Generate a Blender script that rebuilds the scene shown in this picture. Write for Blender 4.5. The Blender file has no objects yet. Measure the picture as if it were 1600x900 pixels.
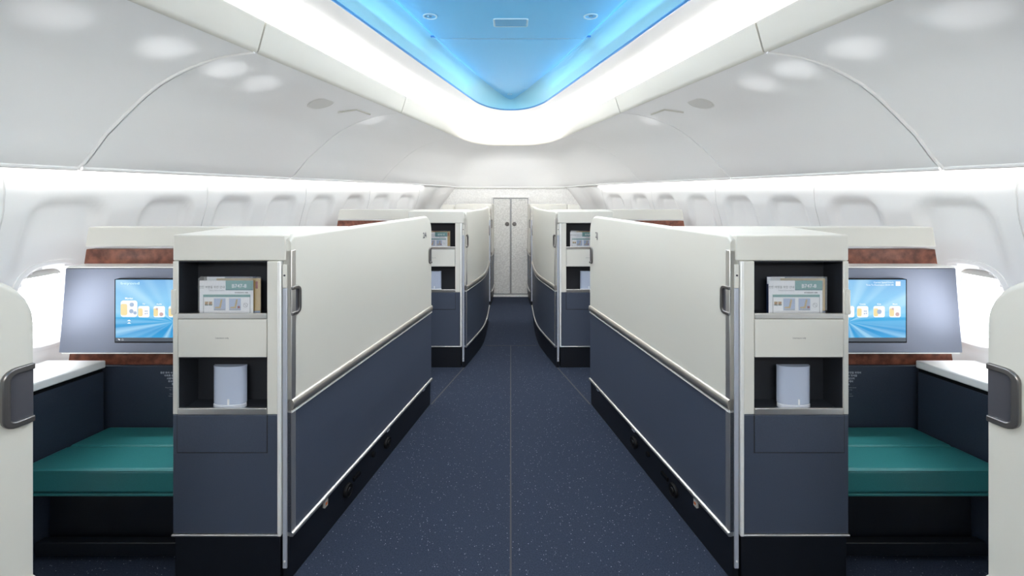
import bpy, bmesh, math, random
from mathutils import Vector, Matrix
random.seed(7)
scene = bpy.context.scene
COL = scene.collection
PI = math.pi

# ------------------------------------------------------------------ helpers
class MB:
    """collects boxes, prisms and sweeps; build() links them as one mesh object"""
    def __init__(self):
        self.v = []; self.f = []; self.m = []
    def add(self, vs, fs, mi=0):
        o = len(self.v)
        self.v += [tuple(p) for p in vs]
        self.f += [tuple(i + o for i in f) for f in fs]
        self.m += [mi] * len(fs)
        return self
    def box(self, x0, x1, y0, y1, z0, z1, mi=0):
        vs = [(x, y, z) for z in (z0, z1) for y in (y0, y1) for x in (x0, x1)]
        fs = [(0, 2, 3, 1), (4, 5, 7, 6), (0, 1, 5, 4), (2, 6, 7, 3), (0, 4, 6, 2), (1, 3, 7, 5)]
        return self.add(vs, fs, mi)
    def rings(self, rings, closed=True, caps=True, mi=0):
        n = len(rings[0]); vs = [p for r in rings for p in r]; fs = []
        for i in range(len(rings) - 1):
            for j in range(n if closed else n - 1):
                a = i * n + j; b = i * n + (j + 1) % n
                fs.append((a, b, b + n, a + n))
        if caps and closed:
            fs.append(tuple(range(n - 1, -1, -1)))
            o = (len(rings) - 1) * n
            fs.append(tuple(o + j for j in range(n)))
        return self.add(vs, fs, mi)
    def prism(self, poly, fn, d0, d1, mi=0):
        """poly: 2-D outline; fn(p, d) -> 3-D point"""
        return self.rings([[fn(p, d0) for p in poly], [fn(p, d1) for p in poly]], mi=mi)
    def tube(self, pts, r, n=8, caps=True, closed=False, mi=0):
        pts = [Vector(p) for p in pts]; rings = []
        up = None
        for i, p in enumerate(pts):
            a = pts[i - 1] if (i > 0 or closed) else p
            b = pts[(i + 1) % len(pts)] if (i < len(pts) - 1 or closed) else p
            t = (b - a).normalized()
            if up is None:
                up = t.orthogonal().normalized()
            up = (up - t * up.dot(t)).normalized()
            w = t.cross(up)
            rings.append([p + (up * math.cos(2 * PI * k / n) + w * math.sin(2 * PI * k / n)) * r for k in range(n)])
        if closed:
            rings.append(rings[0]); caps = False
        return self.rings(rings, caps=caps, mi=mi)
    def disc(self, c, nrm, prof, n=24, mi=0):
        """lathe: prof is [(radius, height along nrm)]"""
        c = Vector(c); nrm = Vector(nrm).normalized(); u = nrm.orthogonal().normalized(); w = nrm.cross(u)
        return self.rings([[c + nrm * h + (u * math.cos(2 * PI * k / n) + w * math.sin(2 * PI * k / n)) * max(r, 1e-5)
                            for k in range(n)] for r, h in prof], mi=mi)
    def build(self, name, mat, parent=None, loc=None, bevel=0, seg=2, smooth=40, recalc=True):
        org = ORIG[parent.name_full] if parent is not None else Vector(loc or (0, 0, 0))
        me = bpy.data.meshes.new(name)
        me.from_pydata([tuple(Vector(p) - org) for p in self.v], [], self.f)
        mats = mat if isinstance(mat, (list, tuple)) else [mat]
        for q in mats: me.materials.append(q)
        me.polygons.foreach_set('material_index', self.m)
        bm = bmesh.new(); bm.from_mesh(me)
        bmesh.ops.remove_doubles(bm, verts=bm.verts, dist=1e-5)
        if recalc: bmesh.ops.recalc_face_normals(bm, faces=bm.faces)
        bm.to_mesh(me); bm.free()
        if smooth:
            for p in me.polygons: p.use_smooth = True
            me.set_sharp_from_angle(angle=math.radians(smooth))
        o = bpy.data.objects.new(name, me); COL.objects.link(o)
        if parent is not None: o.parent = parent
        else: o.location = org
        ORIG[o.name_full] = org
        if bevel:
            b = o.modifiers.new('Bevel', 'BEVEL'); b.width = bevel; b.segments = seg
            b.limit_method = 'ANGLE'; b.angle_limit = math.radians(50)
        return o

ORIG = {}
def tag(o, label=None, cat=None, group=None, kind=None):
    if label: o['label'] = label
    if cat: o['category'] = cat
    if group: o['group'] = group
    if kind: o['kind'] = kind
    return o
def thing(name, loc, label, cat, group=None):
    o = bpy.data.objects.new(name, None); COL.objects.link(o)
    o.location = loc; o.empty_display_size = .1
    ORIG[o.name_full] = Vector(loc)
    return tag(o, label, cat, group)

def interp(x, tab):
    if x <= tab[0][0]: return tab[0][1]
    for (a, b), (c, d) in zip(tab, tab[1:]):
        if x <= c: return b + (d - b) * (x - a) / (c - a)
    return tab[-1][1]
def smooth01(x):
    x = min(1, max(0, x)); return x * x * (3 - 2 * x)

# ------------------------------------------------------------------ materials
def mat(name, col, rough=.5, metal=0, emit=None, estr=0, coat=0, spec=None):
    m = bpy.data.materials.new(name); m.use_nodes = True
    b = m.node_tree.nodes['Principled BSDF']
    b.inputs['Base Color'].default_value = (*col, 1)
    b.inputs['Roughness'].default_value = rough
    b.inputs['Metallic'].default_value = metal
    if coat: b.inputs['Coat Weight'].default_value = coat
    if spec is not None: b.inputs['Specular IOR Level'].default_value = spec
    if emit:
        b.inputs['Emission Color'].default_value = (*emit, 1)
        b.inputs['Emission Strength'].default_value = estr
    return m
def nodes(m): return m.node_tree.nodes, m.node_tree.links, m.node_tree.nodes['Principled BSDF']
def ramp(N, stops, interp='LINEAR'):
    r = N.new('ShaderNodeValToRGB'); e = r.color_ramp.elements; r.color_ramp.interpolation = interp
    while len(e) < len(stops): e.new(0.5)
    for q, (p, c) in zip(e, stops): q.position = p; q.color = (*c, 1)
    return r
def mottled(name, c0, c1, scale, rough, bump=0, metal=0, detail=6, stops=(.35, .65), coat=0):
    m = mat(name, c0, rough, metal, coat=coat); N, L, b = nodes(m)
    tc = N.new('ShaderNodeTexCoord'); n = N.new('ShaderNodeTexNoise')
    n.inputs['Scale'].default_value = scale; n.inputs['Detail'].default_value = detail
    L.new(tc.outputs['Object'], n.inputs['Vector'])
    r = ramp(N, [(stops[0], c0), (stops[1], c1)])
    L.new(n.outputs['Fac'], r.inputs['Fac']); L.new(r.outputs['Color'], b.inputs['Base Color'])
    if bump:
        bp = N.new('ShaderNodeBump'); bp.inputs['Strength'].default_value = bump; bp.inputs['Distance'].default_value = .002
        L.new(n.outputs['Fac'], bp.inputs['Height']); L.new(bp.outputs['Normal'], b.inputs['Normal'])
    return m

M = {}
M['shell'] = mat('ivory_shell', (.605, .595, .54), .38)
M['cab_white'] = mat('cabinet_ivory', (.69, .68, .625), .35)
M['lining'] = mat('wall_lining', (.88, .88, .87), .5)
M['bin'] = mat('bin_satin_white', (.90, .905, .90), .3)
M['disc'] = mat('speaker_grey', (.74, .74, .71), .5)
M['fascia'] = mat('fascia_ivory', (.58, .57, .515), .45)
M['cove'] = mat('cove_white', (.9, .91, .92), .6)
M['navy'] = mottled('navy_panel', (.050, .063, .094), (.056, .070, .103), 220, .42, bump=.15)
M['navy_seat'] = mottled('navy_leather', (.022, .031, .052), (.027, .037, .060), 260, .5, bump=.3)
M['plinth'] = mat('black_plinth', (.0035, .005, .009), .45)
M['pocket'] = mat('pocket_lining', (.018, .021, .028), .7)
M['black'] = mat('black_plastic', (.002, .002, .003), .6, spec=.25)
M['rail'] = mat('bronze_rail', (.50, .47, .43), .34, .85)
M['silver'] = mat('silver_trim', (.72, .70, .67), .28, .9)
M['bright'] = mat('bright_edge', (.86, .86, .84), .3, .15)
M['plate'] = mat('handle_plate', (.14, .14, .16), .3, .6)
M['gun'] = mat('gunmetal_handle', (.20, .19, .185), .3, .85)
M['jamb'] = mat('jamb_aluminium', (.50, .53, .60), .35, .3)
M['housing'] = mat('monitor_housing', (.23, .25, .32), .36, .55)
M['teal'] = mottled('teal_leather', (.022, .150, .155), (.028, .175, .18), 300, .32, bump=.25)
M['burl'] = mottled('brown_leather', (.095, .026, .015), (.27, .095, .055), 26, .33, bump=.1, detail=9, stops=(.34, .68))
M['paper'] = mat('paper_white', (.90, .92, .96), .4)
M['tealink'] = mat('teal_ink', (.14, .36, .36), .4)
M['ink'] = mat('dark_ink', (.03, .03, .05), .5)
M['greyink'] = mat('grey_ink', (.35, .38, .42), .5)
M['sky_ink'] = mat('pale_blue_ink', (.42, .52, .72), .5)
M['tan_ink'] = mat('tan_ink', (.58, .42, .18), .5)
M['red_ink'] = mat('red_ink', (.35, .05, .04), .5)
M['whiteink'] = mat('white_ink', (.85, .86, .88), .5)
M['placard_ink'] = mat('placard_ink', (.62, .66, .74), .5)
M['magazine'] = mat('magazine_yellow', (.62, .44, .16), .3)
M['packet'] = mat('blue_grey_packet', (.48, .54, .67), .22, coat=.4)
M['packet_base'] = mat('packet_white_base', (.70, .73, .80), .3)
M['seam'] = mat('carpet_seam', (.050, .047, .050), .9)
M['gap'] = mat('dark_joint', (.02, .02, .02), .8)
M['grey_joint'] = mat('grey_joint', (.36, .36, .35), .7)
M['joint_light'] = mat('lining_joint', (.70, .70, .69), .5)
M['shade'] = mat('window_shade', (.60, .60, .57), .5)
M['bulkhead'] = mottled('bulkhead_laminate', (.74, .74, .725), (.82, .82, .805), 55, .5, detail=4, stops=(.42, .6))
M['closet'] = mottled('closet_laminate', (.60, .60, .575), (.74, .74, .715), 60, .45, detail=4, stops=(.42, .6))
M['closet_edge'] = mat('closet_edge', (.30, .31, .33), .35, .7)
M['led'] = mat('white_led', (1, 1, 1), .5, emit=(1, .97, .93), estr=7)
M['wash_led'] = mat('wall_wash_led', (1, 1, 1), .5, emit=(1, .975, .95), estr=3.0)
M['blue_led'] = mat('blue_led', (.1, .4, 1), .5, emit=(.15, .62, 1), estr=.22)
M['dome'] = mat('dome_panel_blue_light_tint', (.13, .55, .95), .5)  # dome blues: LED mood light painted in as base colour
M['band'] = mat('dome_band_blue_light_tint', (.34, .76, .95), .5)  # paler blue of the lit band, also painted in
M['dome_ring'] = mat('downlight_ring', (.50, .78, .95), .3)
M['dome_rim'] = mat('dome_rim_blue_light_tint', (.06, .28, .62), .4)
M['dome_dark'] = mat('vent_blue_light_tint', (.09, .40, .72), .5)
M['lens'] = mat('downlight_lens', (.02, .2, .42), .15, emit=(.55, .8, 1), estr=.03)
M['pane'] = mat('daylit_pane', (.9, .95, 1), .2, emit=(.93, .97, 1), estr=2.4)

def clear_plastic():
    m = bpy.data.materials.new('clear_plastic'); m.use_nodes = True
    N = m.node_tree.nodes; L = m.node_tree.links; N.clear()
    o = N.new('ShaderNodeOutputMaterial'); mx = N.new('ShaderNodeMixShader')
    t = N.new('ShaderNodeBsdfTransparent'); g = N.new('ShaderNodeBsdfGlossy')
    g.inputs['Roughness'].default_value = .12; mx.inputs[0].default_value = .16
    L.new(t.outputs[0], mx.inputs[1]); L.new(g.outputs[0], mx.inputs[2]); L.new(mx.outputs[0], o.inputs[0])
    return m
M['sleeve'] = clear_plastic()

def carpet():
    m = mat('navy_carpet', (.02, .03, .06), .95, spec=.2); N, L, b = nodes(m)
    tc = N.new('ShaderNodeTexCoord')
    n = N.new('ShaderNodeTexNoise'); n.inputs['Scale'].default_value = 180; n.inputs['Detail'].default_value = 4
    L.new(tc.outputs['Object'], n.inputs['Vector'])
    r = ramp(N, [(.3, (.015, .021, .037)), (.7, (.030, .040, .066))]); L.new(n.outputs['Fac'], r.inputs['Fac'])
    v = N.new('ShaderNodeTexVoronoi'); v.inputs['Scale'].default_value = 74; v.inputs['Randomness'].default_value = 1
    L.new(tc.outputs['Object'], v.inputs['Vector'])
    lt = N.new('ShaderNodeMath'); lt.operation = 'LESS_THAN'; lt.inputs[1].default_value = .125
    L.new(v.outputs['Distance'], lt.inputs[0])
    sp = N.new('ShaderNodeSeparateColor'); L.new(v.outputs['Color'], sp.inputs[0])
    g = N.new('ShaderNodeMath'); g.operation = 'MULTIPLY'; L.new(lt.outputs[0], g.inputs[0]); L.new(sp.outputs[0], g.inputs[1])
    mx = N.new('ShaderNodeMix'); mx.data_type = 'RGBA'
    L.new(g.outputs[0], mx.inputs['Factor']); L.new(r.outputs['Color'], mx.inputs['A'])
    mx.inputs['B'].default_value = (.32, .34, .40, 1)
    L.new(mx.outputs['Result'], b.inputs['Base Color'])
    bp = N.new('ShaderNodeBump'); bp.inputs['Strength'].default_value = .4; bp.inputs['Distance'].default_value = .003
    L.new(n.outputs['Fac'], bp.inputs['Height']); L.new(bp.outputs['Normal'], b.inputs['Normal'])
    return m
M['carpet'] = carpet()

def screen_mat():
    """wallpaper of the seat monitor: pale rays over a blue horizon"""
    m = mat('screen_picture', (.01, .02, .03), .2); N, L, b = nodes(m)
    tc = N.new('ShaderNodeTexCoord'); sx = N.new('ShaderNodeSeparateXYZ'); L.new(tc.outputs['Generated'], sx.inputs[0])
    base = ramp(N, [(0, (.05, .38, .72)), (.18, (.02, .30, .66)), (.385, (.05, .42, .78)), (.40, (.20, .60, .90)), (.7, (.28, .62, .92)), (1, (.20, .47, .80))])
    L.new(sx.outputs['Z'], base.inputs['Fac'])
    # rays fan out from the middle of the horizon
    dx = N.new('ShaderNodeMath'); dx.operation = 'SUBTRACT'; L.new(sx.outputs['X'], dx.inputs[0]); dx.inputs[1].default_value = .5
    dz = N.new('ShaderNodeMath'); dz.operation = 'SUBTRACT'; L.new(sx.outputs['Z'], dz.inputs[0]); dz.inputs[1].default_value = .32
    at = N.new('ShaderNodeMath'); at.operation = 'ARCTAN2'; L.new(dz.outputs[0], at.inputs[0]); L.new(dx.outputs[0], at.inputs[1])
    cb = N.new('ShaderNodeCombineXYZ'); L.new(at.outputs[0], cb.inputs[0])
    n = N.new('ShaderNodeTexNoise'); n.inputs['Scale'].default_value = 2.6; n.inputs['Detail'].default_value = 1.5
    L.new(cb.outputs[0], n.inputs['Vector'])
    rr = ramp(N, [(.45, (0, 0, 0)), (.62, (.55, .55, .55))]); L.new(n.outputs['Fac'], rr.inputs['Fac'])
    mx = N.new('ShaderNodeMix'); mx.data_type = 'RGBA'
    L.new(rr.outputs['Color'], mx.inputs['Factor']); L.new(base.outputs['Color'], mx.inputs['A']); mx.inputs['B'].default_value = (.55, .85, 1, 1)
    L.new(mx.outputs['Result'], b.inputs['Emission Color']); b.inputs['Emission Strength'].default_value = .27
    return m
M['screen'] = screen_mat()
M['ui_white'] = mat('screen_white', (.1, .1, .1), .3, emit=(.93, .95, .97), estr=.27)
M['ui_pale'] = mat('screen_pale', (.1, .1, .1), .3, emit=(.55, .83, .98), estr=.27)
M['ui_bar'] = mat('screen_bar', (.02, .02, .02), .3, emit=(.07, .09, .12), estr=.27)
M['ui_tan'] = mat('screen_tan', (.1, .1, .1), .3, emit=(.85, .68, .30), estr=.27)
M['ui_steel'] = mat('screen_steel', (.1, .1, .1), .3, emit=(.30, .42, .60), estr=.27)
M['ui_rose'] = mat('screen_rose', (.1, .1, .1), .3, emit=(.55, .36, .36), estr=.27)

# ------------------------------------------------------------------ lettering
def text(s, h, m, parent, name, org, xd, yd, align='LEFT', bold=0, off=.0008, squash=1.0):
    """raised flat lettering: org = baseline point, xd reading direction, yd up direction, h = capital height"""
    c = bpy.data.curves.new('lettering', 'FONT'); c.body = s; c.size = h / .72; c.align_x = align
    c.offset = bold * h; c.resolution_u = 2
    t = bpy.data.objects.new('lettering', c); COL.objects.link(t)
    dg = bpy.context.evaluated_depsgraph_get(); dg.update()
    me = bpy.data.meshes.new_from_object(t.evaluated_get(dg))
    bpy.data.objects.remove(t); bpy.data.curves.remove(c)
    xd = Vector(xd).normalized(); yd = Vector(yd).normalized(); nd = xd.cross(yd); org = Vector(org)
    po = ORIG[parent.name_full]
    for v in me.vertices:
        p = org + xd * v.co.x * squash + yd * v.co.y + nd * off - po
        v.co = p
    me.materials.clear(); me.materials.append(m)
    o = bpy.data.objects.new(name, me); COL.objects.link(o); o.parent = parent
    ORIG[o.name_full] = po
    return o

# ------------------------------------------------------------------ plan curves of the cabin (a = distance from the centre line)
F = [(1.66, -3), (1.66, 0), (1.258, 2.11), (.956, 3.7), (.64, 5.2), (.585, 5.42), (.50, 5.66), (.40, 5.82), (.28, 5.91), (.14, 5.935), (0, 5.94)]
R = [(1.33, -3), (1.33, 0), (.905, 2.15), (.585, 3.65), (.40, 4.50), (.365, 4.64), (.31, 4.78), (.24, 4.91), (.16, 5.0), (.08, 5.05), (0, 5.06)]
Q = [(1.10, -3), (1.10, 0), (.72, 2.15), (.40, 3.65), (.19, 4.45), (.16, 4.55), (.12, 4.67), (.085, 4.78), (.055, 4.87), (.025, 4.93), (0, 4.95)]
O = [(2.48, -3), (2.48, 0), (2.14, 2.12), (1.89, 3.65), (1.55, 5.05), (1.42, 5.45), (1.22, 5.95), (1.02, 6.36), (.80, 6.53), (.45, 6.53), (0, 6.53)]
ZF = [2.29, 2.29, 2.289, 2.287, 2.264, 2.26, 2.255, 2.25, 2.247, 2.247, 2.247]      # fascia foot
HF = [.155, .155, .153, .146, .140, .133, .125, .115, .108, .106, .106]              # fascia height
ZO = [1.715, 1.715, 1.716, 1.716, 1.714, 1.71, 1.70, 1.69, 1.672, 1.669, 1.669]      # bin foot
PROF = [(0, 1), (.09, .983), (.18, .958), (.27, .92), (.36, .87), (.45, .805), (.54, .724), (.63, .615), (.72, .485), (.845, .29), (.953, .067), (1, 0)]
def at(T, t):
    t = max(0, min(len(T) - 1, t)); i = min(int(t), len(T) - 2); f = t - i
    a, b = T[i], T[i + 1]
    if isinstance(a, tuple):
        if i < 4: return Vector((a[0] + (b[0] - a[0]) * f, a[1] + (b[1] - a[1]) * f))
        p = T[i - 1] if i > 4 else T[4]; n = T[min(i + 2, len(T) - 1)]
        if i + 2 > len(T) - 1: n = (-a[0], a[1])
        r = []
        for k in (0, 1):
            r.append(.5 * (2 * a[k] + (b[k] - p[k]) * f + (2 * p[k] - 5 * a[k] + 4 * b[k] - n[k]) * f * f + (3 * a[k] - p[k] - 3 * b[k] + n[k]) * f ** 3))
        return Vector(r)
    return a + (b - a) * f
def steps(t0, t1, d): 
    n = max(1, math.ceil((t1 - t0) / d - 1e-6)); return [t0 + (t1 - t0) * i / n for i in range(n + 1)]
def inward(T, t):
    a, b = at(T, max(0, t - .05)), at(T, min(10, t + .05)); d = (b - a).normalized()
    if t > 9.97: return Vector((0, -1))
    return Vector((-d.y, d.x)) if Vector((-d.y, d.x)).x < 0 or t > 8.5 else Vector((d.y, -d.x))
def binpt(s, t, u, lift=0):
    f = at(F, t); o = at(O, t); w = interp(u, PROF)
    z = at(ZO, t) + (at(ZF, t) - at(ZO, t)) * w
    p = f + (o - f) * u
    return Vector((s * p.x, p.y, z + lift))
def binnrm(s, t, u):
    a = binpt(s, t, max(0, u - .02)); b = binpt(s, t, min(1, u + .02)); c = binpt(s, t - .02, u); d = binpt(s, t + .02, u)
    n = (b - a).cross(d - c).normalized()
    return n if n.z < 0 else -n            # towards the cabin
def Xb(y):
    if y >= 6.53: return .80
    for k in range(0, 8):
        (a0, y0), (a1, y1) = O[k], O[k + 1]
        if y0 <= y <= y1: return a0 + (a1 - a0) * (y - y0) / (y1 - y0)
    return O[0][0]

# ------------------------------------------------------------------ the setting
fl = MB(); fl.box(-2.7, 2.7, -3, 6.9, -.04, 0)
tag(fl.build('floor', M['carpet']), kind='structure')
sm = MB(); sm.box(-.004, .004, -2.5, 4.44, 0, .0012)
tag(sm.build('trim_1', M['seam']), kind='structure')
sm = MB(); sm.box(-.27, .27, 4.436, 4.444, 0, .0013)
tag(sm.build('trim_2', M['seam']), kind='structure')
for i, s in enumerate((-1, 1)):
    sm = MB()
    for (a0, y0), (a1, y1) in (((.598, 3.21), (.425, 3.883)), ((1.065, .95), (.91, 1.75))):
        sm.add([(s * (a0 - .006), y0, .0012), (s * (a0 + .006), y0, .0012), (s * (a1 + .006), y1, .0012), (s * (a1 - .006), y1, .0012)], [(0, 1, 2, 3)])
    tag(sm.build('trim_%d' % (3 + i), M['seam']), kind='structure')

WIN_Y = [1.62, 2.13, 2.64, 3.15, 3.65, 4.16, 4.67, 5.18, 5.69]
OFF = [(0, -.10), (.2, -.02), (.5, .09), (.8, .165), (1.0, .175), (1.2, .14), (1.4, .085), (1.5, .055), (1.6, .045), (1.72, .05), (1.80, .05), (2.95, .05)]
OFFN = [(0, .25), (.8, .42), (1.0, .42), (1.2, .37), (1.4, .255), (1.55, .145), (1.669, .05), (1.72, .04), (2.95, .04)]
def wall_a(y, z, dish=True):
    k = smooth01((y - 5.75) / .75)
    a = Xb(y) + interp(z, OFF) * (1 - k) + interp(z, OFFN) * k
    if dish:
        for c in WIN_Y:
            if abs(y - c) < .24:
                hw = .175 + .02 * smooth01((1.5 - z) / .4)
                r = .11                                   # rounded-rectangle distance in (y, z)
                qx = abs(y - c) - (hw - r); qz = abs(z - 1.06) - (.515 - r)
                d = math.hypot(max(qx, 0), max(qz, 0)) + min(max(qx, qz), 0) - r
                a += .040 * smooth01(-d / .055) * smooth01((z - 1.08) / .42)
    return a
WZ, WHW, WHH = 1.04, .125, .185                            # window centre height, half width, half height
def in_win(y, z, g=0):
    for c in WIN_Y:
        if (abs(y - c) / (WHW + g)) ** 3 + (abs(z - WZ) / (WHH + g)) ** 3 < 1: return True
    return False
ys = [-3, -2, -1, 0, .6, 1.0, 1.3] + [1.4 + .018 * i for i in range(int((6.0 - 1.4) / .018))] + [6.02, 6.1, 6.2, 6.3, 6.36, 6.42, 6.48, 6.53, 6.6]
zs = [0, .2, .4, .55, .65] + [.7 + .018 * i for i in range(56)] + [1.72, 1.8, 2.2, 2.95]
for s, side in ((-1, 'left'), (1, 'right')):
    w = MB(); vs = [(s * wall_a(y, z), y, z) for y in ys for z in zs]; n = len(zs); fs = []
    for i in range(len(ys) - 1):
        for j in range(n - 1):
            if in_win((ys[i] + ys[i + 1]) / 2, (zs[j] + zs[j + 1]) / 2, .01): continue
            a = i * n + j; fs.append((a, a + 1, a + n + 1, a + n))
    w.add(vs, fs)
    tag(w.build('wall_%s' % side, M['lining'], recalc=False, smooth=60), kind='structure')
    # panel joints of the lining, pairs of windows apart
    jt = MB()
    for y in (1.875, 2.895, 3.905, 4.925, 5.95):
        pts = [(s * (wall_a(y, z, False) - .001), y + .03 * (1.72 - z) - .006, z) for z in [.76 + .04 * q for q in range(24)]]
        jt.tube(pts, .0028, 5)
    tag(jt.build('trim_%s' % side, M['joint_light']), kind='structure')

def se(y, z, hw, hh, t, p=3.0):
    c, q = math.cos(t), math.sin(t)
    return (y + hw * math.copysign(abs(c) ** (2 / p), c), z + hh * math.copysign(abs(q) ** (2 / p), q))
wn = 0
for s in (-1, 1):
    for c in WIN_Y:
        wn += 1
        t = thing('window_%d' % wn, (s * wall_a(c, WZ), c, WZ - WHH), None, None); t['kind'] = 'structure'
        def ring(g, d, s=s, c=c): 
            return [Vector((s * (wall_a(y, z) + d), y, z)) for y, z in (se(c, WZ, WHW + g, WHH + g, 2 * PI * k / 40) for k in range(40))]
        fr = MB(); fr.rings([ring(.035, .004), ring(.034, -.006), ring(.018, -.008), ring(.004, .004), ring(-.012, .05), ring(-.016, .075)], caps=False)
        fr.build('window_frame', M['lining'], t, recalc=False)
        pn = MB(); rg = [Vector((s * (wall_a(c, WZ) + .07), y, z)) for y, z in (se(c, WZ, WHW - .004, WHH - .004, 2 * PI * k / 40) for k in range(40))]
        rg2 = [p + Vector((s * .006, 0, 0)) for p in rg]
        pn.rings([rg, rg2]); pn.build('window_pane', M['pane'], t)
        # the shade pulled a little way down under the head of the frame
        sh = MB()
        P = [se(c, WZ, WHW - .004, WHH - .004, PI * (.24 + .52 * k / 16)) for k in range(17)]
        sh.rings([[Vector((s * (wall_a(c, WZ) + d), y, z)) for y, z in P] for d in (.03, .06)], caps=True)
        sh.build('window_shade', M['shade'], t)

bw = MB()      # front bulkhead
bw.box(-1.9, 1.9, 6.54, 6.60, 0, 2.95)
tag(bw.build('wall_front', M['bulkhead']), kind='structure')
bw = MB(); bw.box(-2.7, 2.7, -3.06, -3, 0, 2.95)
tag(bw.build('wall_back', M['lining']), kind='structure')
bt = MB(); bt.box(-.86, .86, 6.525, 6.54, 1.655, 1.668)
tag(bt.build('trim_5', M['shade']), kind='structure')
ce = MB(); ce.box(-2.7, 2.7, -3.06, 6.6, 2.9, 2.95)
tag(ce.build('ceiling', M['cove']), kind='structure')

# cove above the bins, running round the nose
def cove_ring(t):
    f = at(F, t); i = inward(F, t); r = at(R, t)
    h = at(ZF, t)
    def P(p, z): return (p.x, p.y, z)
    o = f - i * .16
    pts = [P(f - i * .005, h + .02), P(f - i * .05, h + .022), P(o, h + .045), P(f - i * .19, h + .1), P(f - i * .16, h + .165), P(f - i * .10, h + .215)]
    b = f - i * .10; z0 = h + .215
    for k in range(1, 8):
        u = k / 7; p = b + (r - b) * u
        pts.append(P(p, z0 + (2.585 - z0) * math.sin(u * PI / 2)))
    return pts
TS = steps(0, 4, .25) + steps(4, 10, .25)[1:]
cv = MB()
full = [[Vector((-x, y, z)) for x, y, z in cove_ring(t)] for t in TS] + [[Vector((x, y, z)) for x, y, z in cove_ring(t)] for t in TS[-2::-1]]
cv.rings(full, closed=False, caps=False)
tag(cv.build('ceiling_cove', M['cove'], recalc=False, smooth=60), kind='structure')
ld = MB()
def led_ring(t):
    f = at(F, t); i = inward(F, t); z = at(ZF, t) + .03
    return [(f - i * .055), (f - i * .115)], z
def led_sec(t, s):
    (p, q), z = led_ring(t)
    return [Vector((s * p.x, p.y, z)), Vector((s * q.x, q.y, z)), Vector((s * q.x, q.y, z + .012)), Vector((s * p.x, p.y, z + .012))]
ld.rings([led_sec(t, -1) for t in TS] + [led_sec(t, 1) for t in TS[-2::-1]])
o = ld.build('cove_light', M['led'], loc=(0, 5.94, 2.28)); tag(o, 'white light strip hidden behind the ivory ceiling fascia around the blue panel', 'light strip')

# centre panel of the ceiling, its blue mood light painted in as colour
dm = thing('ceiling_panel', (0, 2.5, 2.7), 'blue V-shaped recessed ceiling panel inside the glowing white cove', 'ceiling panel')
def dome_band(t):
    r = at(R, t); q = at(Q, t); pts = [(r.x + .004, r.y, 2.583)]
    for k in range(0, 9):
        u = k / 8; p = r + (q - r) * u
        pts.append((p.x, p.y, 2.578 + .135 * math.sin(u * PI / 2 * .96)))
    q2 = q * .93 if t < 4 else Vector((q.x * .93, q.y - .04))
    pts.append((q2.x, q2.y, 2.722))
    return pts
bd = MB()
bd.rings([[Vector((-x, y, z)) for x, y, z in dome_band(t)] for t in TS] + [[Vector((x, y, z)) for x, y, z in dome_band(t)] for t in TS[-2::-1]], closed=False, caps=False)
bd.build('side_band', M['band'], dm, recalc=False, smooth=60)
rim = MB()
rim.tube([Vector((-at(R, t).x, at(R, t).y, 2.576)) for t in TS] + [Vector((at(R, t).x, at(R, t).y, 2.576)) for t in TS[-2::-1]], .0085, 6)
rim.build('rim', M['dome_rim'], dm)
def panel(ts, name, end0, end1):
    ts2 = []
    p = MB(); rings = []
    for t in ts:
        q = at(Q, t); e = max(q.x, .002)
        y = q.y
        if end0 is not None and t == ts[0]: y = end0
        if end1 is not None and t == ts[-1]: y = end1
        xs = [(-1, .05), (-.995, .024), (-.975, .008), (-.94, .0), (-.5, -.002), (0, -.002), (.5, -.002), (.94, 0), (.975, .008), (.995, .024), (1, .05)]
        rings.append([Vector((x * e, y, 2.676 + z)) for x, z in xs])
    p.rings(rings, closed=False, caps=False)
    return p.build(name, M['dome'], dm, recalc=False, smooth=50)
# t at which Q has y = 2.99
tq = 2 + (2.99 - 2.15) / 1.5
panel(steps(0, tq, .2), 'centre_panel', None, 2.988)
panel(steps(tq, 4, .2) + steps(4, 10, .25)[1:], 'centre_panel', 2.992, None)
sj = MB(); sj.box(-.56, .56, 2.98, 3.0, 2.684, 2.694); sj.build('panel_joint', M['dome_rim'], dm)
bl = MB()
def bl_sec(t, s):
    q = at(Q, t); k = 1.0 if t < 4 else .98
    return [Vector((s * (q.x + .012), q.y + (.01 if t > 4 else 0), 2.70)), Vector((s * (q.x + .012), q.y, 2.712)), Vector((s * (q.x - .01), q.y, 2.716))]
bl.rings([bl_sec(t, -1) for t in TS] + [bl_sec(t, 1) for t in TS[-2::-1]])
bl.build('accent_light', M['blue_led'], dm)
for x, y, r in ((-.493, 2.606, .034), (.489, 2.606, .034), (-.01, 4.68, .02)):
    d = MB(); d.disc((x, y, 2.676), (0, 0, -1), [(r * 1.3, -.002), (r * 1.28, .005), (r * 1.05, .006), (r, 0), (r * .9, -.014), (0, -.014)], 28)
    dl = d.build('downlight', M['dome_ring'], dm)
    e = MB(); e.disc((x, y, 2.682), (0, 0, -1), [(r * .86, 0), (r * .6, .006), (0, .008)], 20); e.build('lens', M['lens'], dl)
vt = MB()
vt.rings([[Vector((x, 2.70 + y, z)) for x, y in [(.11 * cx_ + rr * math.cos(a), .062 * cy_ + rr * math.sin(a)) for cx_, cy_, a0 in ((.87, .8, 0), (-.87, .8, PI / 2), (-.87, -.8, PI), (.87, -.8, 1.5 * PI)) for a in (a0, a0 + PI / 4, a0 + PI / 2)]]
          for z, rr in ((2.676, .016), (2.669, .014), (2.669, .009), (2.673, .007))])
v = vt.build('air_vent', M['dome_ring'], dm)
g = MB(); g.box(-.098, .098, 2.645, 2.755, 2.670, 2.6725)
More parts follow.
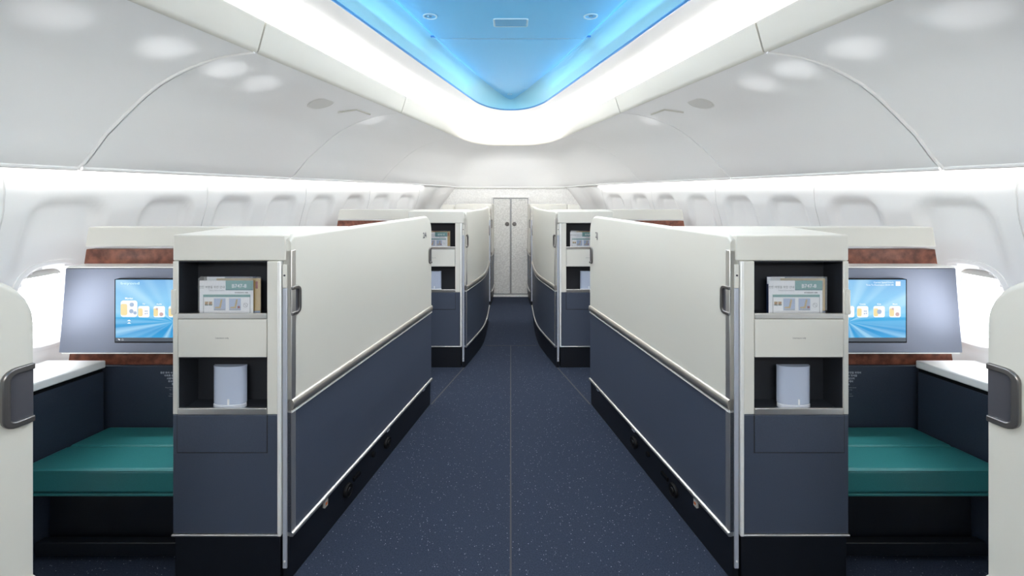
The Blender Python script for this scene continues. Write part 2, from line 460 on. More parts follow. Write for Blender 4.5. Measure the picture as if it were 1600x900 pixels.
g.build('grille', M['dome_dark'], v)

# ------------------------------------------------------------------ overhead bins
def make_bin(s, t0, t1, label, both=False, name='overhead_bin', cat='overhead bin', lip=True):
    gap = .0028
    mid = binpt(s, (t0 + t1) / 2, .5) if not both else Vector((0, 6.2, 1.95))
    b = thing(name, (mid.x, mid.y, mid.z), label, cat, None if both else 'overhead bins')
    ts = steps(t0 + gap, t1 - gap if not both else t1, .1 if t0 < 4 else .2)
    us = [i / 26 for i in range(27)]
    seq = [(s, t) for t in ts]
    if both: seq = [(-1, t) for t in ts] + [(1, t) for t in ts[-2::-1]]
    d = MB()
    rings = []
    for ss, t in seq:
        sec = [binpt(ss, t, u) for u in us]
        back = [binpt(ss, t, u) - binnrm(ss, t, u) * .035 for u in reversed(us)] if not both else [p + Vector((0, .006, .03)) for p in reversed(sec)]
        rings.append(sec + back)
    d.rings(rings)
    dr = d.build('door_panel' if not both else 'panel', M['bin'], b, smooth=50)
    # rolled lower lip along the foot
    lp = MB(); lp.tube([binpt(ss, t, 1.0) + Vector((0, 0, .004)) for ss, t in seq], .011, 8); lp.build('lower_lip', M['bin'], b)
    lp = MB(); lp.tube([binpt(ss, t, 1.0) + Vector((ss * .010 if t < 7.5 else 0, .008 if t >= 7.5 else 0, -.007)) for ss, t in seq], .0032, 6); lp.build('seal', M['grey_joint'], b)
    if t1 == 2:
        bd = MB(); bd.tube([binpt(s, t1 - gap - .004, u) + binnrm(s, t1 - gap - .004, u) * .002 for u in us], .0075, 8); bd.build('edge_bead', M['bin'], b)
    # ivory fascia
    fa = MB(); rings = []
    for ss, t in seq:
        f = at(F, t); i = inward(F, t); z = at(ZF, t); h = at(HF, t); lean = .052 if t < 4 else .04
        def P(off, zz): 
            p = f + i * off; return Vector((ss * p.x, p.y, zz))
        rings.append([P(-.004, z - .002), P(.008, z + .004), P(.014, z + .02), P(lean, z + h - .012), P(lean - .002, z + h - .003), P(lean - .012, z + h), P(lean - .026, z + h - .002), P(-.012, z + .02)])
    fa.rings(rings); fa.build('fascia', M['fascia'], b, smooth=50)
    return b
for s, side in ((-1, 'left'), (1, 'right')):
    make_bin(s, 1.0, 2, 'large white overhead bin nearest the camera on the %s, cut off by the photo edge' % side)
    b2 = make_bin(s, 2, 3, 'white overhead bin with round disc and latch recess on the %s side' % side)
    make_bin(s, 3, 4, 'short white overhead bin on the %s, between the latch bin and the rounded front' % side)
    n = binnrm(s, 2.59, .30)
    c = MB(); c.disc(binpt(s, 2.59, .30), n, [(.094, -.008), (.094, .002), (.090, .0035), (.086, .001), (.084, .003), (0, .003)], 36)
    c.build('speaker_cover', M['disc'], b2)
    # latch: a shallow tray under a raised brow
    la = MB()
    pts = [binpt(s, 2.76, .34), binpt(s, 2.80, .22), binpt(s, 2.93, .22)]
    la.tube([p + n * .001 for p in pts], .008, 6)
    la.build('latch', M['fascia'], b2)
    jn = MB()
    for t in (2, 3, 4):
        jn.rings([[binpt(s, tt, u / 20) - binnrm(s, tt, u / 20) * q for tt, q in ((t - .012, .012), (t + .012, .012), (t + .012, .03), (t - .012, .03))] for u in range(0, 21)])
        rg = []
        f = at(F, t); i_ = inward(F, t); z = at(ZF, t); h = at(HF, t)
        for dy in (-.02, .02):
            rg.append([Vector((s * (f.x + i_.x * o_), f.y + dy, z + zz)) for o_, zz in ((-.02, 0), (.0, .004), (.04, h - .02), (.02, h - .012), (-.02, .03))])
        jn.rings(rg)
    tag(jn.build('trim_%d' % (7 if s < 0 else 8), M['grey_joint']), kind='structure')
    rest = MB()       # lining of the cabin behind the photographer
    us = [i / 12 for i in range(13)]
    rest.rings([[binpt(s, t, u) for u in us] for t in (0, .5, .99)], closed=False, caps=False)
    rest.rings([[Vector((s * (at(F, t).x - k), at(F, t).y, 2.29 + z)) for k, z in ((0, 0), (.05, .15), (.03, .15), (-.01, 0))] for t in (0, .99)])
    tag(rest.build('ceiling_%s' % side, M['bin']), kind='structure')
make_bin(-1, 4, 10, 'rounded white front panel over the bulkhead closing the ring of bins', both=True, name='nose_panel', cat='ceiling panel')

# wall-wash lights under the bins
for s, side in ((-1, 'left'), (1, 'right')):
    l = MB(); rings = []
    for t in steps(0, 6.1, .25):
        o = at(O, t); z = at(ZO, t)
        rings.append([Vector((s * (o.x + d), o.y, z + q)) for d, q in ((.012, .003), (.034, .003), (.034, .014), (.012, .014))])
    l.rings(rings)
    o = l.build('wall_wash_light', M['wash_led'], loc=(s * 2.0, 3, 1.7))
    tag(o, 'white light strip under the %s overhead bins washing the side wall' % side, 'light strip', 'wall wash lights')

# ------------------------------------------------------------------ suites
def rrect(x0, x1, z0, z1, r, n=5):
    pts = []
    for cx_, cz_, a0 in ((x1 - r, z1 - r, 0), (x0 + r, z1 - r, PI / 2), (x0 + r, z0 + r, PI), (x1 - r, z0 + r, 1.5 * PI)):
        pts += [(cx_ + r * math.cos(a0 + PI / 2 * k / n), cz_ + r * math.sin(a0 + PI / 2 * k / n)) for k in range(n + 1)]
    return pts
def sx(s, a, b): return (min(s * a, s * b), max(s * a, s * b))

def path_frames(path, n=30):
    """resample an (a, y) polyline; returns [(point, outward normal, distance)]"""
    pts = [Vector(p) for p in path]
    if len(pts) > 2:        # smooth corner points
        dense = []
        for i in range(len(pts) - 1):
            p0 = pts[max(i - 1, 0)]; p1 = pts[i]; p2 = pts[i + 1]; p3 = pts[min(i + 2, len(pts) - 1)]
            for k in range(12):
                f = k / 12
                dense.append(.5 * (2 * p1 + (p2 - p0) * f + (2 * p0 - 5 * p1 + 4 * p2 - p3) * f * f + (3 * p1 - p0 - 3 * p2 + p3) * f ** 3))
        dense.append(pts[-1]); pts = dense
    d = [0]
    for p, q in zip(pts, pts[1:]): d.append(d[-1] + (q - p).length)
    return pts, d
def along(pts, d, s):
    s = max(0, min(d[-1], s))
    for i in range(len(pts) - 1):
        if s <= d[i + 1] or i == len(pts) - 2:
            f = (s - d[i]) / (d[i + 1] - d[i]); p = pts[i] + (pts[i + 1] - pts[i]) * f
            e = .03
            a = pts[i]; b = pts[i + 1]; t = (b - a).normalized()
            return p, Vector((t.y, -t.x)), t       # outward = away from the aisle

def partition(s, path, label, number=None, near_round=False, handle_near=False, handle_far=True, fittings=False, seat=None, edge=True, hz=(1.072, 1.18), far_r=.10):
    pts, d = path_frames(path); L = d[-1]; T = .036
    p0 = pts[0]
    root = thing('aisle_partition', (s * (p0.x + .02), p0.y, 0), label, 'partition', 'suite aisle partitions')
    def W(sd, off, z):
        p, nrm, t = along(pts, d, sd); q = p + nrm * off
        return Vector((s * q.x, q.y, z))
    sts = sorted(set([0, .02, .04] + [L * i / 26 for i in range(27)] + [L - .16 * i / 16 for i in range(17)] + [L - .003, L - .001]))
    sts = [q for q in sts if 0 <= q <= L]
    def topz(sd):
        z = 1.424
        e = L - sd
        if e < far_r: z -= far_r - math.sqrt(max(0, far_r ** 2 - (far_r - e) ** 2))
        if sd < .02: z -= .02 - math.sqrt(max(0, .0004 - (.02 - sd) ** 2))
        return z
    up = MB(); rings = []
    for q in sts:
        zt = topz(q); r = .017
        sec = [W(q, 0, .748), W(q, 0, .9), W(q, 0, 1.1), W(q, 0, zt - r)]
        sec += [W(q, r - r * math.cos(PI / 2 * k / 5), zt - r + r * math.sin(PI / 2 * k / 5)) for k in range(1, 6)]
        sec += [W(q, T - r + r * math.sin(PI / 2 * k / 5), zt - r + r * math.cos(PI / 2 * k / 5)) for k in range(0, 6)]
        sec += [W(q, T, 1.1), W(q, T, .748)]
        rings.append(sec)
    up.rings(rings); uo = up.build('upper_panel', M['shell'], root, smooth=50)
    def sweep(sec, a=0, b=L):
        m = MB(); ss = [q for q in sts if a < q < b]; ss = [a] + ss + [b]
        m.rings([[W(q, o_, z_) for o_, z_ in sec] for q in ss]); return m
    sweep([(0, .748), (-.009, .745), (-.014, .728), (-.010, .708), (0, .702), (T, .702), (T, .748)]).build('rail', M['rail'], root, smooth=70)
    sweep([(0, .702), (-.007, .701), (-.007, .694), (0, .693), (.01, .693), (.01, .702)]).build('rail_edge', M['bright'], root)
    sweep([(0, .693), (0, .2), (T, .2), (T, .693)]).build('lower_panel', M['navy'], root)
    sweep([(0, .203), (-.009, .201), (-.012, .194), (-.009, .186), (0, .184), (.02, .184), (.02, .203)]).build('base_strip', M['silver'], root, smooth=70)
    pl = sweep([(.006, .186), (.010, 0), (T, 0), (T, .186)]).build('plinth', M['plinth'], root)
    if edge:
        m = MB()
        m.rings([[W(0, -.003, z), W(.026, -.003, z), W(.026, .012, z), W(.0, T * .95, z), W(-.0, T * .95, z)] for z in (.205, 1.36)])
        e = m.build('edge_trim', M['silver'], root, bevel=.002)
    def grip(c, flip):
        """C-shaped pull: bar set in from the edge with an upper and a lower arm, over a sunk plate"""
        z0, z1 = hz; r = .018; wdt = .047
        sg = 1 if flip else -1                      # arms run towards the edge
        P = [(0, z1)] + [(sg * (-(wdt - r) - r * math.sin(PI / 2 * k / 5)), z1 - r + r * math.cos(PI / 2 * k / 5)) for k in range(6)]
        P += [(sg * (-(wdt - r) - r * math.cos(PI / 2 * k / 5)), z0 + r - r * math.sin(PI / 2 * k / 5)) for k in range(6)] + [(0, z0)]
        m = MB()
        rings = []
        for i, (u, z) in enumerate(P):
            a = Vector(P[max(i - 1, 0)]); b = Vector(P[min(i + 1, len(P) - 1)]); t = (b - a).normalized(); n2 = Vector((-t.y, t.x)) * .0068
            rings.append([W(c + u + n2.x, -.009, z + n2.y), W(c + u - n2.x, -.009, z - n2.y), W(c + u - n2.x, .002, z - n2.y), W(c + u + n2.x, .002, z + n2.y)])
        m.rings(rings)
        h = m.build('handle', M['gun'], root, bevel=.0025)
        b = MB(); u0, u1 = sorted((c, c - sg * (wdt - .006)))
        b.rings([[W(q, -.0015, z0 + .004), W(q, -.0015, z1 - .004), W(q, .003, z1 - .004), W(q, .003, z0 + .004)] for q in (max(u0, 0), min(u1, L))])
        b.build('back_plate', M['plate'], h)
        return h
    if handle_far: grip(L, True)
    if handle_near:
        hz = (1.098, 1.204); grip(0, False)
    if number:
        c = W(L - .125, -.0006, 1.268)
        xd = Vector((0, 1, 0)) if s < 0 else Vector((0, -1, 0))
        p, nrm, t = along(pts, d, L - .1); xd = Vector((s * t.x, t.y, 0)) * (1 if s < 0 else -1)
        text(number, .042, M['ink'], uo, 'lettering', c, xd, (0, 0, 1), 'CENTER', bold=.015)
    if fittings:
        for name, sd, z, r in (('floor_fitting', .41, .095, .034), ('floor_fitting', .82, .10, .034)):
            m = MB(); c = W(sd, .008, z); nv = W(sd, -.1, z) - W(sd, 0, z)
            m.disc(c, nv, [(r, 0), (r, .008), (r * .86, .014), (r * .8, .012), (r * .45, .012), (r * .4, .018), (0, .018)], 26)
            m.build(name, M['black'], pl)
        m = MB(); c = W(.66, .008, .125); m.disc(c, nv, [(.015, 0), (.015, .01), (0, .011)], 16); m.build('socket', M['black'], pl)
        m = MB(); m.rings([[W(q, -.002, .105), W(q, -.002, .122), W(q, .01, .122), W(q, .01, .105)] for q in (.46, .52)]); m.build('slot', M['black'], pl)
        m = MB(); m.rings([[W(q, -.004, .145), W(q, -.004, .184), W(q, .01, .184), W(q, .01, .145)] for q in (.215, .238)]); tb = m.build('tab', M['grey_joint'], pl)
        m = MB(); m.rings([[W(q, -.0055, .155), W(q, -.0055, .166), W(q, -.003, .166), W(q, -.003, .155)] for q in (.220, .233)]); m.build('tab_mark', mat('orange_mark', (.5, .12, .03), .5), tb)
        for q0 in (.80, 1.33):
            m = MB(); m.rings([[W(q, -.006, .172), W(q, -.006, .186), W(q, .01, .186), W(q, .01, .172)] for q in (q0, q0 + .03)]); m.build('clip', M['jamb'], pl)
    return root

def cabinet(s, Y, aO, aS, label, back_in, depth=.45, body=.25):
    """aO outer edge, aS aisle-side edge of the stile; the rail and jamb follow towards the aisle"""
    root = thing('suite_cabinet', (s * (aO + aS) / 2, Y, 0), label, 'cabinet', 'suite cabinets')
    x = lambda a, b: sx(s, a, b)
    lid = depth; depth = min(depth, body)
    iO, iS = aO - .021, aS + .045              # opening
    # top cap: flat lid reaching back to the console and the partition
    m = MB()
    aE = aS - .039
    front = [(aO, Y), (aE + .012, Y), (aE, Y + .012), (back_in + .04, Y + lid), (aO + .02, Y + lid)]
    m.prism(front, lambda p, z: Vector((s * p[0], p[1], z)), 1.3165, 1.424)
    m.build('top_cap', M['cab_white'], root, bevel=.006, seg=3)
    m = MB()
    m.box(*x(aO, iO), Y, Y + depth - .02, .686, 1.316)
    m.box(*x(iS, aS), Y, Y + depth - .02, .686, 1.316)
    m.box(*x(iO, iS), Y + .12, Y + depth - .02, .686, 1.316)
    m.build('carcass', M['cab_white'], root, bevel=.003)
    for z0, z1 in ((1.08, 1.3155), (.69, .9195)):
        m = MB()
        m.box(*x(iO, iS), Y + .112, Y + .119, z0, z1)                      # back
        m.box(*x(iO, iO - .002), Y + .006, Y + .112, z0, z1); m.box(*x(iS + .002, iS), Y + .006, Y + .112, z0, z1)
        m.box(*x(iO, iS), Y + .012, Y + .112, z0, z0 + .005); m.box(*x(iO, iS), Y + .006, Y + .112, z1 - .004, z1)
        m.build('pocket', M['pocket'], root)
    for z0, z1 in ((1.0795, 1.1015), (.686, .712)):
        m = MB(); m.box(*x(iO - .001, iS + .001), Y - .002, Y + .010, z0, z1); m.build('pocket_lip', M['silver'], root, bevel=.002)
    m = MB(); m.box(*x(iO - .002, iS + .002), Y - .001, Y + .11, .9215, 1.0775)
    dr = m.build('drawer', M['cab_white'], root, bevel=.002)
    cx_ = s * ((iO + iS) / 2)
    text('Literature only', .0065, M['ink'], dr, 'lettering', (cx_, Y - .001, .998), (1, 0, 0), (0, 0, 1), 'CENTER')
    m = MB()
    m.box(*x(aO, aS), Y, Y + depth - .02, .196, .686)
    lp = m.build('lower_panel', M['navy'], root, bevel=.004)
    m = MB(); m.box(*x(iO, iS), Y - .003, Y + .002, .532, .684); m.build('access_panel', M['navy'], root, bevel=.0015)
    m = MB(); m.box(*x(iO + .003, iS - .003), Y - .0006, Y + .002, .5285, .684); m.build('panel_joint', M['gap'], root)
    m = MB(); m.box(*x(aO + .002, aS - .014), Y - .006, Y + depth - .03, .188, .196); m.build('base_strip', M['silver'], root, bevel=.002)
    m = MB(); m.box(*x(aO - .006, aS - .008), Y + .004, Y + depth - .03, 0, .188); m.build('plinth', M['plinth'], root, bevel=.003)
    m = MB(); m.box(*x(aS - .001, aS - .016), Y - .008, Y + .02, .19, 1.316); m.build('rail', M['bright'], root, bevel=.003)
    m = MB(); m.box(*x(aS - .016, aS - .042), Y + .012, Y + .05, .03, 1.316); m.build('jamb_backing', M['gap'], root)
    m = MB(); m.box(*x(aS - .020, aS - .038), Y - .002, Y + .012, .055, 1.205); jb = m.build('jamb', M['jamb'], root, bevel=.002)
    m = MB(); m.box(*x(aS - .020, aS - .038), Y - .003, Y + .012, 1.206, 1.302); jc = m.build('latch_cover', M['cab_white'], root, bevel=.002)
    m = MB(); m.disc((s * (aS - .029), Y - .003, 1.258), (0, -1, 0), [(.004, 0), (.004, .002), (0, .002)], 12); m.build('catch', M['ink'], jc)
    m = MB(); m.disc((s * (aS - .029), Y - .002, .085), (0, -1, 0), [(.004, 0), (.004, .002), (0, .002)], 12); m.build('screw', M['bright'], jb)
    # small catch plate wrapped on the outer stile
    m = MB(); m.prism(rrect(aO - .015, aO + .003, 1.098, 1.200, .005), lambda p, q: Vector((s * p[0], q, p[1])), Y - .006, Y + .03)
    m.build('catch_plate', M['cab_white'], root, bevel=.002)
    return root, iO, iS

def cards(s, Y, aL, where, k=1.0):
    """literature standing in the upper pocket; aL = x of the card's left edge"""
    zb = 1.087
    x0 = aL; w = .222; x1 = x0 + w; zt = 1.232
    y = Y + .020
    c = thing('safety_card', ((x0 + x1) / 2, y, zb), 'white safety card with teal B747-8 banner in %s' % where, 'safety card', 'safety cards in cabinet pockets')
    m = MB(); m.box(x0, x1, y, y + .0025, zb, zt); m.build('sheet', M['paper'], c)
    F_ = lambda u0, u1, v0, v1, mt, nm, d=.001: MB().box(x0 + u0 * w, x0 + u1 * w, y - d, y, zt - v1 * .145, zt - v0 * .145).build(nm, mt, c)
    bn = F_(.49, 1.0, .0, .275, M['tealink'], 'banner')
    F_(.49, 1.0, .24, .275, mat('deep_teal', (.05, .22, .26), .4), 'banner_edge', .0012)
    text('B747-8', .0155, M['whiteink'], bn, 'lettering', (x0 + .745 * w, y - .001, zt - .029), (1, 0, 0), (0, 0, 1), 'CENTER', bold=.03)
    sheet = bn
    text('안전한 여행을 위한 안내', .0085, M['ink'], c, 'lettering', (x0 + .475 * w, y, zt - .031), (1, 0, 0), (0, 0, 1), 'RIGHT')
    text('Safety Information', .0065, M['greyink'], c, 'lettering', (x0 + .475 * w, y, zt - .043), (1, 0, 0), (0, 0, 1), 'RIGHT')
    text('KOREAN AIR', .0055, M['ink'], c, 'lettering', (x0 + .66 * w, y, zt - .0525), (1, 0, 0), (0, 0, 1), 'LEFT', bold=.03, squash=1.25)
    F_(.07, .95, .40, .47, M['tealink'], 'title_bar')
    F_(.07, .078, .47, 1.0, M['greyink'], 'frame_line'); F_(.942, .95, .47, 1.0, M['greyink'], 'frame_line')
    for u in (.27, .555):
        d = F_(u, u + .215, .51, .85, M['sky_ink'], 'diagram')
        # reclined seat drawn on the diagram
        X = lambda q: x0 + (u + q * .215) * w
        Z = lambda q: zt - (.51 + q * .34) * .145
        g = MB(); g.rings([[Vector((X(a), yy, Z(b))) for a, b in ((.1, .72), (.48, .68), (.62, .08), (.75, .10), (.60, .82), (.12, .82))] for yy in (y - .0018, y - .001)])
        g.build('seat_drawing', M['tan_ink'], d)
        g = MB(); g.box(X(.06), X(.95), y - .002, y - .001, Z(.96), Z(.90)); g.build('ground_line', M['greyink'], d)
        if u > .5:
            g = MB(); g.box(X(.74), X(.95), y - .002, y - .001, Z(.82), Z(.64)); g.build('bag_drawing', M['red_ink'], d)
    for u in (.10, .175):
        d = F_(u, u + .06, .60, .71, M['tan_ink'], 'pictogram'); F_(u, u + .06, .68, .71, mat('ink_green', (.03, .12, .12), .5), 'pictogram', .0014)
        g = MB(); g.rings([[Vector((x0 + (u + a) * w, yy, zt - b * .145)) for a, b in ((.008, .66), (.05, .615), (.055, .63), (.014, .675))] for yy in (y - .0018, y - .001)]); g.build('arrow', M['red_ink'], d)
    m = MB(); cc = Vector((x0 + .862 * w, y - .0012, zt - .70 * .145)); r = .0085
    m.tube([cc + Vector((math.cos(q * PI / 12) * r, 0, math.sin(q * PI / 12) * r)) for q in range(24)], .0007, 5, closed=True)
    m.tube([cc + Vector((-r * .7, 0, r * .7)), cc + Vector((r * .7, 0, -r * .7))], .0007, 5)
    m.build('prohibition_sign', M['greyink'], c)
    F_(.07, .95, .93, 1.0, M['tan_ink'], 'footer')
    m = MB(); m.rings([[Vector((q, yy, z)) for q, z in ((x0 - .003, zb), (x1 + .002, zb), (x1 + .002, zt + .018), (x0 + .008, zt + .018), (x0 - .003, zt + .010))] for yy in (y - .004, y - .0035)])
    sl = m.build('plastic_sleeve', M['sleeve'], c); sl['label'] = 'clear plastic sleeve'
    # magazine behind, showing past the right side of the card
    y2 = Y + .034
    mg = thing('magazine', (x1 - .05, y2, zb), 'yellow magazine behind the safety card in %s' % where, 'magazine', 'magazines in cabinet pockets')
    m = MB(); m.box(x0 + .06, x1 + .022, y2, y2 + .006, zb, zt + .006); m.build('cover', M['magazine'], mg, bevel=.001)
    m = MB(); m.box(x1 + .002, x1 + .012, y2 - .001, y2, zt - .036, zt - .006); m.build('cover_print', M['red_ink'], mg)
    m = MB(); m.box(x0 + .06, x1 + .022, y2 - .001, y2, zb, zb + .016); m.build('cover_foot', M['sky_ink'], mg)
    m = MB(); m.box(x0 + .012, x1 + .027, y2 - .005, y2 - .0045, zb, zt + .014); m.build('plastic_sleeve', M['sleeve'], mg)['label'] = 'clear plastic sleeve'
    y3 = Y + .05
    lf = thing('leaflet', (x0 + .1, y3, zb), 'dark blue leaflet edge showing above the safety card in %s' % where, 'leaflet', 'leaflets in cabinet pockets')
    m = MB(); m.box(x0 + .01, x1 - .005, y3, y3 + .003, zb, zt + .011); m.build('sheet', mat('leaflet_navy', (.03, .05, .13), .3), lf)
    m = MB(); m.box(x0 + .01, x0 + .085, y3 - .001, y3, zt - .02, zt + .009); m.build('cover_print', M['paper'], lf)

def packet(s, Y, x0, where):
    y = Y + .022; w = .136
    zb = .696
    p = thing('headset_packet', (x0 + w / 2, y + .02, zb), 'blue-grey plastic packet standing in %s' % where, 'packet', 'packets in lower cabinet pockets')
    m = MB()
    sec = [(x0 + .003 + (w - .006) * k / 14, y + .016 - .016 * math.sin(PI * min(1, max(0, k / 14))) ** .5) for k in range(15)]
    out = sec + [(x0 + w, y + .03), (x0, y + .03)]
    m.rings([[Vector((a, b, z)) for a, b in out] for z in (zb + .018, zb + .05, zb + .12, .872)])
    m.build('body', M['packet'], p, bevel=.002)
    m = MB(); m.rings([[Vector((a, b - .002, z)) for a, b in out] for z in (zb, zb + .018)]); m.build('base_band', M['packet_base'], p, bevel=.002)
    m = MB(); m.box(x0 + .072, x0 + .079, y - .0025, y + .003, zb + .02, zb + .042); m.build('tab', M['whiteink'], p)
    m = MB(); m.rings([[Vector((a, b - .0008, z)) for a, b in out] for z in (.866, .8725)]); m.build('top_hem', M['packet'], p)

def icon_art(u, name, cx_, cz_, h, Y, screen, kind):
    hw = h / 2
    m = MB(); m.prism(rrect(cx_ - hw, cx_ + hw, cz_ - hw, cz_ + hw, h * .16), lambda p, q: Vector((p[0], q, p[1])), Y - .0012, Y)
    m.prism(rrect(cx_ - hw, cx_ - hw * .2, cz_ - hw * .8, cz_ + hw * .6, h * .12), lambda p, q: Vector((p[0], q, p[1])), Y - .0015, Y - .001, mi=1)
    for (dx, dz, r) in {'a': ((.35, .5, .26), (.3, -.3, .26), (.75, -.5, .2)), 'b': ((.3, .1, .12), (.6, .1, .12), (.3, -.35, .12), (.65, -.3, .12)), 'c': ((0, 0, .42),), 'd': ((.4, -.45, .35), (-.4, .5, .2))}[kind]:
        m.disc((cx_ + dx * hw, Y - .0012, cz_ + dz * hw), (0, -1, 0), [(r * hw, 0), (r * hw, .0006), (0, .0007)], 14, mi=2)
    return m.build('app_icon', [M['ui_white'], M['ui_tan'], M['ui_rose'] if kind == 'd' else M['ui_steel']], screen)

def console(s, Y, aIn, aO, label, full=True, capIn=None):
    """wall unit across the front of a suite with the monitor; Y = face of the cap, aO = outer edge at the top"""
    root = thing('monitor_console', (s * (aIn + aO) / 2, Y, 0), label, 'monitor console', 'suite monitor consoles')
    ao = lambda z: min(aO + (1.424 - z) * .16, wall_a(Y + .07, z, False) - .012)
    X = lambda p, q: Vector((s * p[0], q, p[1]))
    def slab(z0, z1, y0, y1, name, mt, bev=.003, in_=aIn, lean=0, dz=0):
        m = MB(); m.prism([(in_, z0)] + [(ao(z0 + (z1 - z0) * q / 5), z0 + (z1 - z0) * q / 5) for q in range(6)] + [(in_, z1)], X, y0, y1)
        return m.build(name, mt, root, bevel=bev)
    slab(1.326, 1.424, Y, Y + .07, 'cap', M['cab_white'], .005, in_=capIn or aIn)
    slab(.733, 1.313, Y + .008, Y + .06, 'wood_panel', M['burl'])
    lo = slab(.19, .733, Y - .002, Y + .05, 'lower_panel', M['navy_seat'], in_=aIn)
    if not full: return root
    # monitor housing, leaning a little back at the top
    zb, zt = .838, 1.234
    hx = aO + .024
    aI = aO - 1.12
    m = MB()
    for rings in ([[Vector((s * a, y, z)) for a, z, y in ((aI, zb, yb), (hx + .006, zb, yb), (hx, zt, yt), (aI, zt, yt))] for yb, yt in ((Y - .11, Y - .085), (Y + .01, Y + .01))],):
        m.rings(rings)
    hs = m.build('monitor_housing', M['housing'], root, bevel=.003)
    for z, y in ((zb - .006, Y - .108), (zt + .001, Y - .085)):
        m = MB(); e = hx
        m.box(*sx(s, aI, e - .004), y, Y + .01, z, z + .006); m.build('edge_strip', M['bright'], root, bevel=.001)
    # screen
    yc = lambda z: Y - .11 + .025 * (z - zb) / (zt - zb)
    k = (Y - .10) / 666.0
    sw, sh = .549, .292
    aS = aO - .243                                    # outer edge of the glass
    x0, x1 = sx(s, aS, aS - sw)
    z0 = .893
    z1 = z0 + sh; yf = Y - .112
    m = MB(); m.box(x0 - .006, x1 + .006, yf - .001, Y - .08, z0 - .007, z1 + .002); bz = m.build('bezel', M['black'], root, bevel=.001)
    m = MB(); m.box(x0, x1, yf - .0018, yf - .001, z0, z1); sc = m.build('screen', M['screen'], root)
    yf -= .0018
    m = MB(); m.box(x0, x1, yf - .0006, yf, z0, z0 + .018); m.build('status_bar', M['ui_bar'], sc)
    text('beyond', .0115, M['ui_pale'], sc, 'lettering', (x0 + .024, yf, z1 - .022), (1, 0, 0), (0, 0, 1), bold=.02, squash=1.9)
    text('Current Speed 0 km/h', .0075, M['ui_white'], sc, 'lettering', (x1 - .058, yf, z1 - .016), (1, 0, 0), (0, 0, 1), 'RIGHT')
    text('Time To Destination 00:00 HR', .0075, M['ui_white'], sc, 'lettering', (x1 - .058, yf, z1 - .028), (1, 0, 0), (0, 0, 1), 'RIGHT')
    m = MB(); m.box(x1 - .048, x1 - .026, yf - .0008, yf, z1 - .029, z1 - .008); m.build('clock_tile', M['ui_white'], sc)
    kk = (Y - .11) / 666
    names = ['Movies', 'TV', 'Audio', 'Trip', 'Comm', 'Kids', 'More']
    xs = [x0 + .064, x0 + .134, x0 + .207, x0 + .278, x1 - .205, x1 - .127, x1 - .052]
    for i, (nm, xx) in enumerate(zip(names, xs)):
        h = .078 if i == 0 else .053; zc = z0 + (.165 if i == 0 else .151) - .01
        icon_art(0, nm, xx, zc, h, yf, sc, 'abdcbcd'[i])
        text(nm, .0095 if i == 0 else .0075, M['ui_white'], sc, 'lettering', (xx, yf, zc + h / 2 + .006), (1, 0, 0), (0, 0, 1), 'CENTER', bold=.03)
    m = MB()
    for zz in (z0 + .085, z0 + .097):
        m.rings([[Vector((x0 + .064 + q, yy, zz + r)) for q, r in ((-.009, 0), (.009, 0), (0, .006))] for yy in (yf - .0008, yf)])
    m.build('scroll_arrow', M['ui_white'], sc)
    text('↰  ⌂', .009, M['ui_white'], sc, 'lettering', (x0 + .01, yf, z0 + .005), (1, 0, 0), (0, 0, 1))
    # seat-belt placard on the navy panel
    cx_ = s * (aO - .442)
    yl = Y - .0022
    lines = [('동반 좌석 사용 시 안전을 위하여', .0085), ('이착륙 중에는 이 좌석을', .0085), ('사용하실 수 없으며', .0085), ('좌석벨트를 매어', .0085), ('주십시오', .0085)]
    z = .694
    for t_, h in lines:
        text(t_, h, M['placard_ink'], lo, 'lettering', (cx_, yl, z), (1, 0, 0), (0, 0, 1), 'CENTER', bold=.01); z -= .0145
    for t_ in ('Please fasten seat belt while seated', 'No occupancy during', 'taxi, takeoff', 'Fasten seat belt here', 'when companion seated', 'in this seat'):
        text(t_, .0055, M['greyink'], lo, 'lettering', (cx_, yl, z), (1, 0, 0), (0, 0, 1), 'CENTER'); z -= .0105
    return root

def ottoman(s, Yf, Yb, aIn, aOf, aOb, label):
    root = thing('ottoman', (s * (aIn + aOf) / 2, (Yf + Yb) / 2, 0), label, 'ottoman', 'teal ottomans')
    def hexa(z0, z1, yf, yb, name, mt, bev, ins=0):
        f = lambda y: aOb + (aOf - aOb) * (Yb - y) / (Yb - Yf) - ins
        m = MB(); m.prism([(aIn + ins, yf), (f(yf), yf), (f(yb), yb), (aIn + ins, yb)], lambda p, z: Vector((s * p[0], p[1], z)), z0, z1)
        return m.build(name, mt, root, bevel=bev, seg=3)
    ym = Yf + (Yb - Yf) * .52
    c = hexa(.330, .433, Yf, ym, 'cushion', M['teal'], .014)
    hexa(.330, .433, ym - .002, Yb, 'cushion', M['teal'], .012)
    m = MB(); fo = aOf
    m.tube([Vector((s * (aIn + .012), Yf + .001, .428)), Vector((s * (aOf - .012), Yf + .001, .428))], .0028, 6); m.build('piping', M['teal'], c)
    hexa(.318, .330, Yf + .004, Yb, 'seat_pan', M['teal'], .003, .004)
    hexa(.0, .318, Yf + .10, Yb, 'base', M['plinth'], .004, .01)
    hexa(.028, .085, Yf + .05, Yf + .085, 'floor_rail', M['plinth'], .004, .01)
    return root

